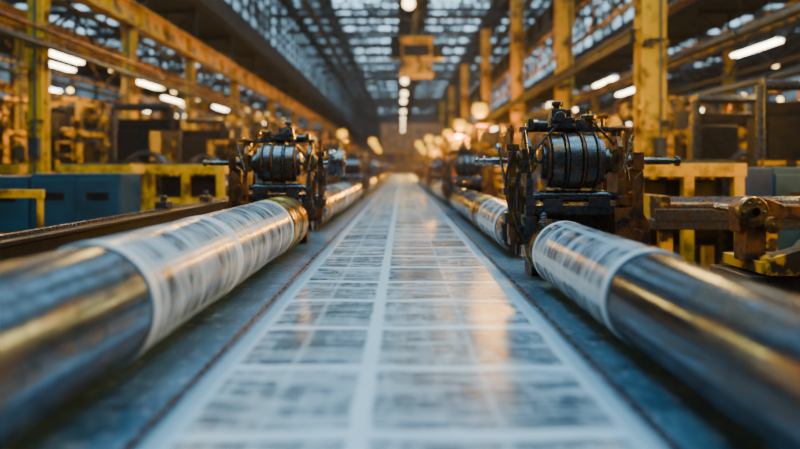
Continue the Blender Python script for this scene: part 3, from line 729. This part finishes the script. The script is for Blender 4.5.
# ------------------------------------------------------------------ press units
def press(fr, trim, label):
    e = thing('printing_press_unit', (0, 0, 0), label, 'printing press', 'printing press units')
    out = [(-.9, 0), (.9, 0), (.9, 1.5), (.6, 1.9), (.6, 2.5), (.35, 2.75), (-.35, 2.75), (-.6, 2.5), (-.6, 1.9), (-.9, 1.5)]
    for s in (-1, 1):
        b = MB().plate(out, 'x', s*1.1, .12)
        b.box((s*1.18, 0, .9), (.06, 1.2, .8)).box((s*1.18, 0, 2.2), (.06, .7, .4))
        for (y, z, r) in ((-.4, 1.1, .2), (.4, 1.1, .2), (0, 1.75, .2), (0, 2.35, .15)): b.cyl((s*1.16, y, z), (s*1.24, y, z), r, seg=24, ch=.02)
        b.obj('side_frame', fr, e, .015)
    for (y, z, r) in ((-.45, 1.05, .24), (.45, 1.05, .24), (0, 1.6, .22), (0, 2.1, .2), (-.5, .5, .2), (.5, .5, .2), (0, 2.52, .1)): MB().cyl((-1.04, y, z), (1.04, y, z), r, seg=28, ch=.01).obj('cylinder', 'dark', e)
    b = MB().box((0, -1.15, 1.2), (2.4, .5, .05))
    for x in (-1.15, -.4, .4, 1.15): b.cyl((x, -1.38, 0), (x, -1.38, 2.15), .028, seg=10)
    b.box((0, -1.38, 2.15), (2.4, .05, .06)).box((0, -1.38, 1.7), (2.4, .04, .04)); b.obj('catwalk', trim, e)
    b = MB().box((0, 0, 2.80), (2.3, .5, .12)).box((-.7, 0, 3.0), (.5, .4, .3)).cyl((.4, 0, 2.85), (.4, 0, 3.3), .12, seg=16); b.obj('top_drive', trim, e, .01)
    MB().box((1.35, -.5, 1.3), (.2, .4, .6)).obj('control_panel', 'grey', e, .01)
    MB().tube([(-1.0, .3, 2.8), (-1.0, .3, 3.2), (-.9, .3, 3.3), (.6, .3, 3.3), (.8, .2, 3.2), (.8, .2, 2.8)], .05, 8).obj('feed_pipe', 'rust', e)
    return e
pa = press('grey', 'yellow_worn', 'grey rotary press unit with yellow catwalk and steel cylinders'); pa.location = (-7.2, 24, 0)
pb = press('black', 'yellow_worn', 'dark rotary press unit with worn yellow catwalk and pipes'); pb.location = (-10.3, 12.5, 0)
for (x, y, a) in ((-10.3, 27, 0), (-6.9, 33, .0), (10.5, 13.2, 0), (6.2, 19.9, 0), (6.2, 33.4, 0), (13.2, 22, 0), (-10.3, 42, 0), (6.0, 45, 0), (-3.9, 46, 0), (-10.3, 9.0, 0), (-3.9, 28, 0), (13.2, 17, 0)): dup(pa, (x, y, 0), a)
for (x, y, a) in ((-10.3, 20.5, 0), (-7.1, 15.4, 0), (10.5, 18.5, 0), (6.2, 14.7, 0), (6.2, 26.4, 0), (10.5, 28, 0), (-6.9, 41, 0), (-10.3, 34, 0), (10.5, 37, 0), (13.2, 13, 0), (-7.1, 20.9, 0), (-3.9, 36, 0), (-10.3, 16.5, 0), (10.7, 9.2, 0), (0.2, 78, 0), (3.6, 82, 0), (-3.2, 80, 0)): dup(pb, (x, y, 0), a)

for (x, w, z) in ((-12.4, 1.0, H+2.05), (15.35, 1.1, H+2.05)):
    e = thing('mezzanine_walkway', (x, 0, 0), 'dark steel mezzanine walkway with yellow handrails and posts', 'walkway')
    MB().box((0, 30, z), (w, 46, .12)).obj('walkway_deck', 'truss', e)
    s = 1 if x < 0 else -1
    for zz in (.95, .5): MB().box((s*w/2, 30, z+zz), (.06, 46, .06)).obj('handrail', 'yellow_worn', e)
    for k in range(16):
        MB().cyl((s*w/2, 7.1+3*k, 0), (s*w/2, 7.1+3*k, z+.95), .045, seg=8).obj('walkway_post', 'yellow_worn', e)

# ------------------------------------------------------------------ lights
def area(loc, rot, size, sy, col, en, shape='RECTANGLE'):
    l = bpy.data.lights.new('area', 'AREA'); l.shape = shape; l.size = size; l.size_y = sy; l.color = col; l.energy = en
    o = bpy.data.objects.new('area_light', l); C.objects.link(o); o.location = loc; o.rotation_euler = rot; return o
area((-1.8, 4, ZN-.3), (0, 0, 0), 2.6, 12, (.24, .66, 1), 620)
area((2.9, 4, ZN-.3), (0, 0, 0), 2.4, 12, (.28, .68, 1), 220)
AM = (1, .38, .0)
for (x, y, en) in ((2.45, 13, 450), (2.45, 26.5, 1200), (2.3, 33, 1500), (2.2, 41, 3600), (1.5, 50, 1500), (-2.2, 47, 600), (-2.6, 33, 300)): area((x, y, zb-.55), (0, 0, 0), .5, .5, AM, en, 'DISK')
def point(loc, col, en, r=.3):
    l = bpy.data.lights.new('lamp', 'POINT'); l.color = col; l.energy = en; l.shadow_soft_size = r
    o = bpy.data.objects.new('lamp_and_fill_light', l); C.objects.link(o); o.location = loc  # serves the hanging lamps and also spots without any lamp
for (x, y, en) in ((2.45, 19.5, 600), (2.45, 26.2, 800), (2.45, 33.0, 900)): point((x, y, zb-.62), (1, .42, .0), en, .22)
for y in (14, 24): area((-4.2, y, H+2.6), (0, 0, 0), .7, .7, (1, .56, .12), 170, 'DISK')
for (x, y) in ((6.5, 9), (6.5, 16), (11.2, 16), (-7.5, 11), (-9.8, 18), (-7.2, 25), (6.5, 28)): area((x, y, H+2.1), (0, 0, 0), .4, 1.4, (1, .60, .16), 125)
point((2.9, 7.5, H+1.9), (1, .58, .12), 105, .25)  # added warm fill, no lamp hangs here
point((-3.0, 8.0, H+2.1), (1, .58, .12), 65, .25)  # added fill to brighten the yellow stand, not a lamp
point((1.9, 13.5, H+2.2), (1, .44, .01), 150, .3)  # this point light and the next have no fixture
point((-2.6, 17, H+2.4), (1, .48, .04), 90, .3)
point((1.4, 21.3, H+4.2), (1, .60, .14), 55, .3)  # added fill to brighten the yellow cab
area((6.0, 3.2, H+1.3), (0, math.radians(75), 0), .25, 2.4, (1, .48, .04), 260)  # added unseen light for a gold edge on the dark roller
area((3.6, 3.4, H+2.2), (0, math.radians(40), 0), .10, 1.2, (1, .52, .07), 55)  # added out-of-view warm light for highlights on the near stand
area((-3.4, 4.6, H+2.3), (0, math.radians(-35), 0), .12, 1.4, (1, .52, .07), 70)  # added out-of-view warm light for highlights on the opposite side

w = bpy.data.worlds.new('World'); bpy.context.scene.world = w; w.use_nodes = True
w.node_tree.nodes['Background'].inputs[0].default_value = (.25, .42, .55, 1)
w.node_tree.nodes['Background'].inputs[1].default_value = .3
vs = w.node_tree.nodes.new('ShaderNodeVolumeScatter'); vs.inputs['Density'].default_value = .0013; vs.inputs['Anisotropy'].default_value = .5
vs.inputs['Color'].default_value = (.95, .90, .84, 1)
w.node_tree.links.new(vs.outputs[0], w.node_tree.nodes['World Output'].inputs['Volume'])

cam = bpy.data.cameras.new('cam'); co = bpy.data.objects.new('cam', cam); C.objects.link(co)
co.location = (0, 0, H); co.rotation_euler = (math.radians(90), 0, 0)
cam.sensor_width = 36; cam.lens = 27.9; cam.shift_y = (168-224.5)/800; cam.shift_x = -.0025
cam.clip_start = .05; cam.clip_end = 300
cam.dof.use_dof = True; cam.dof.focus_distance = 3.7; cam.dof.aperture_fstop = .7
bpy.context.scene.camera = co
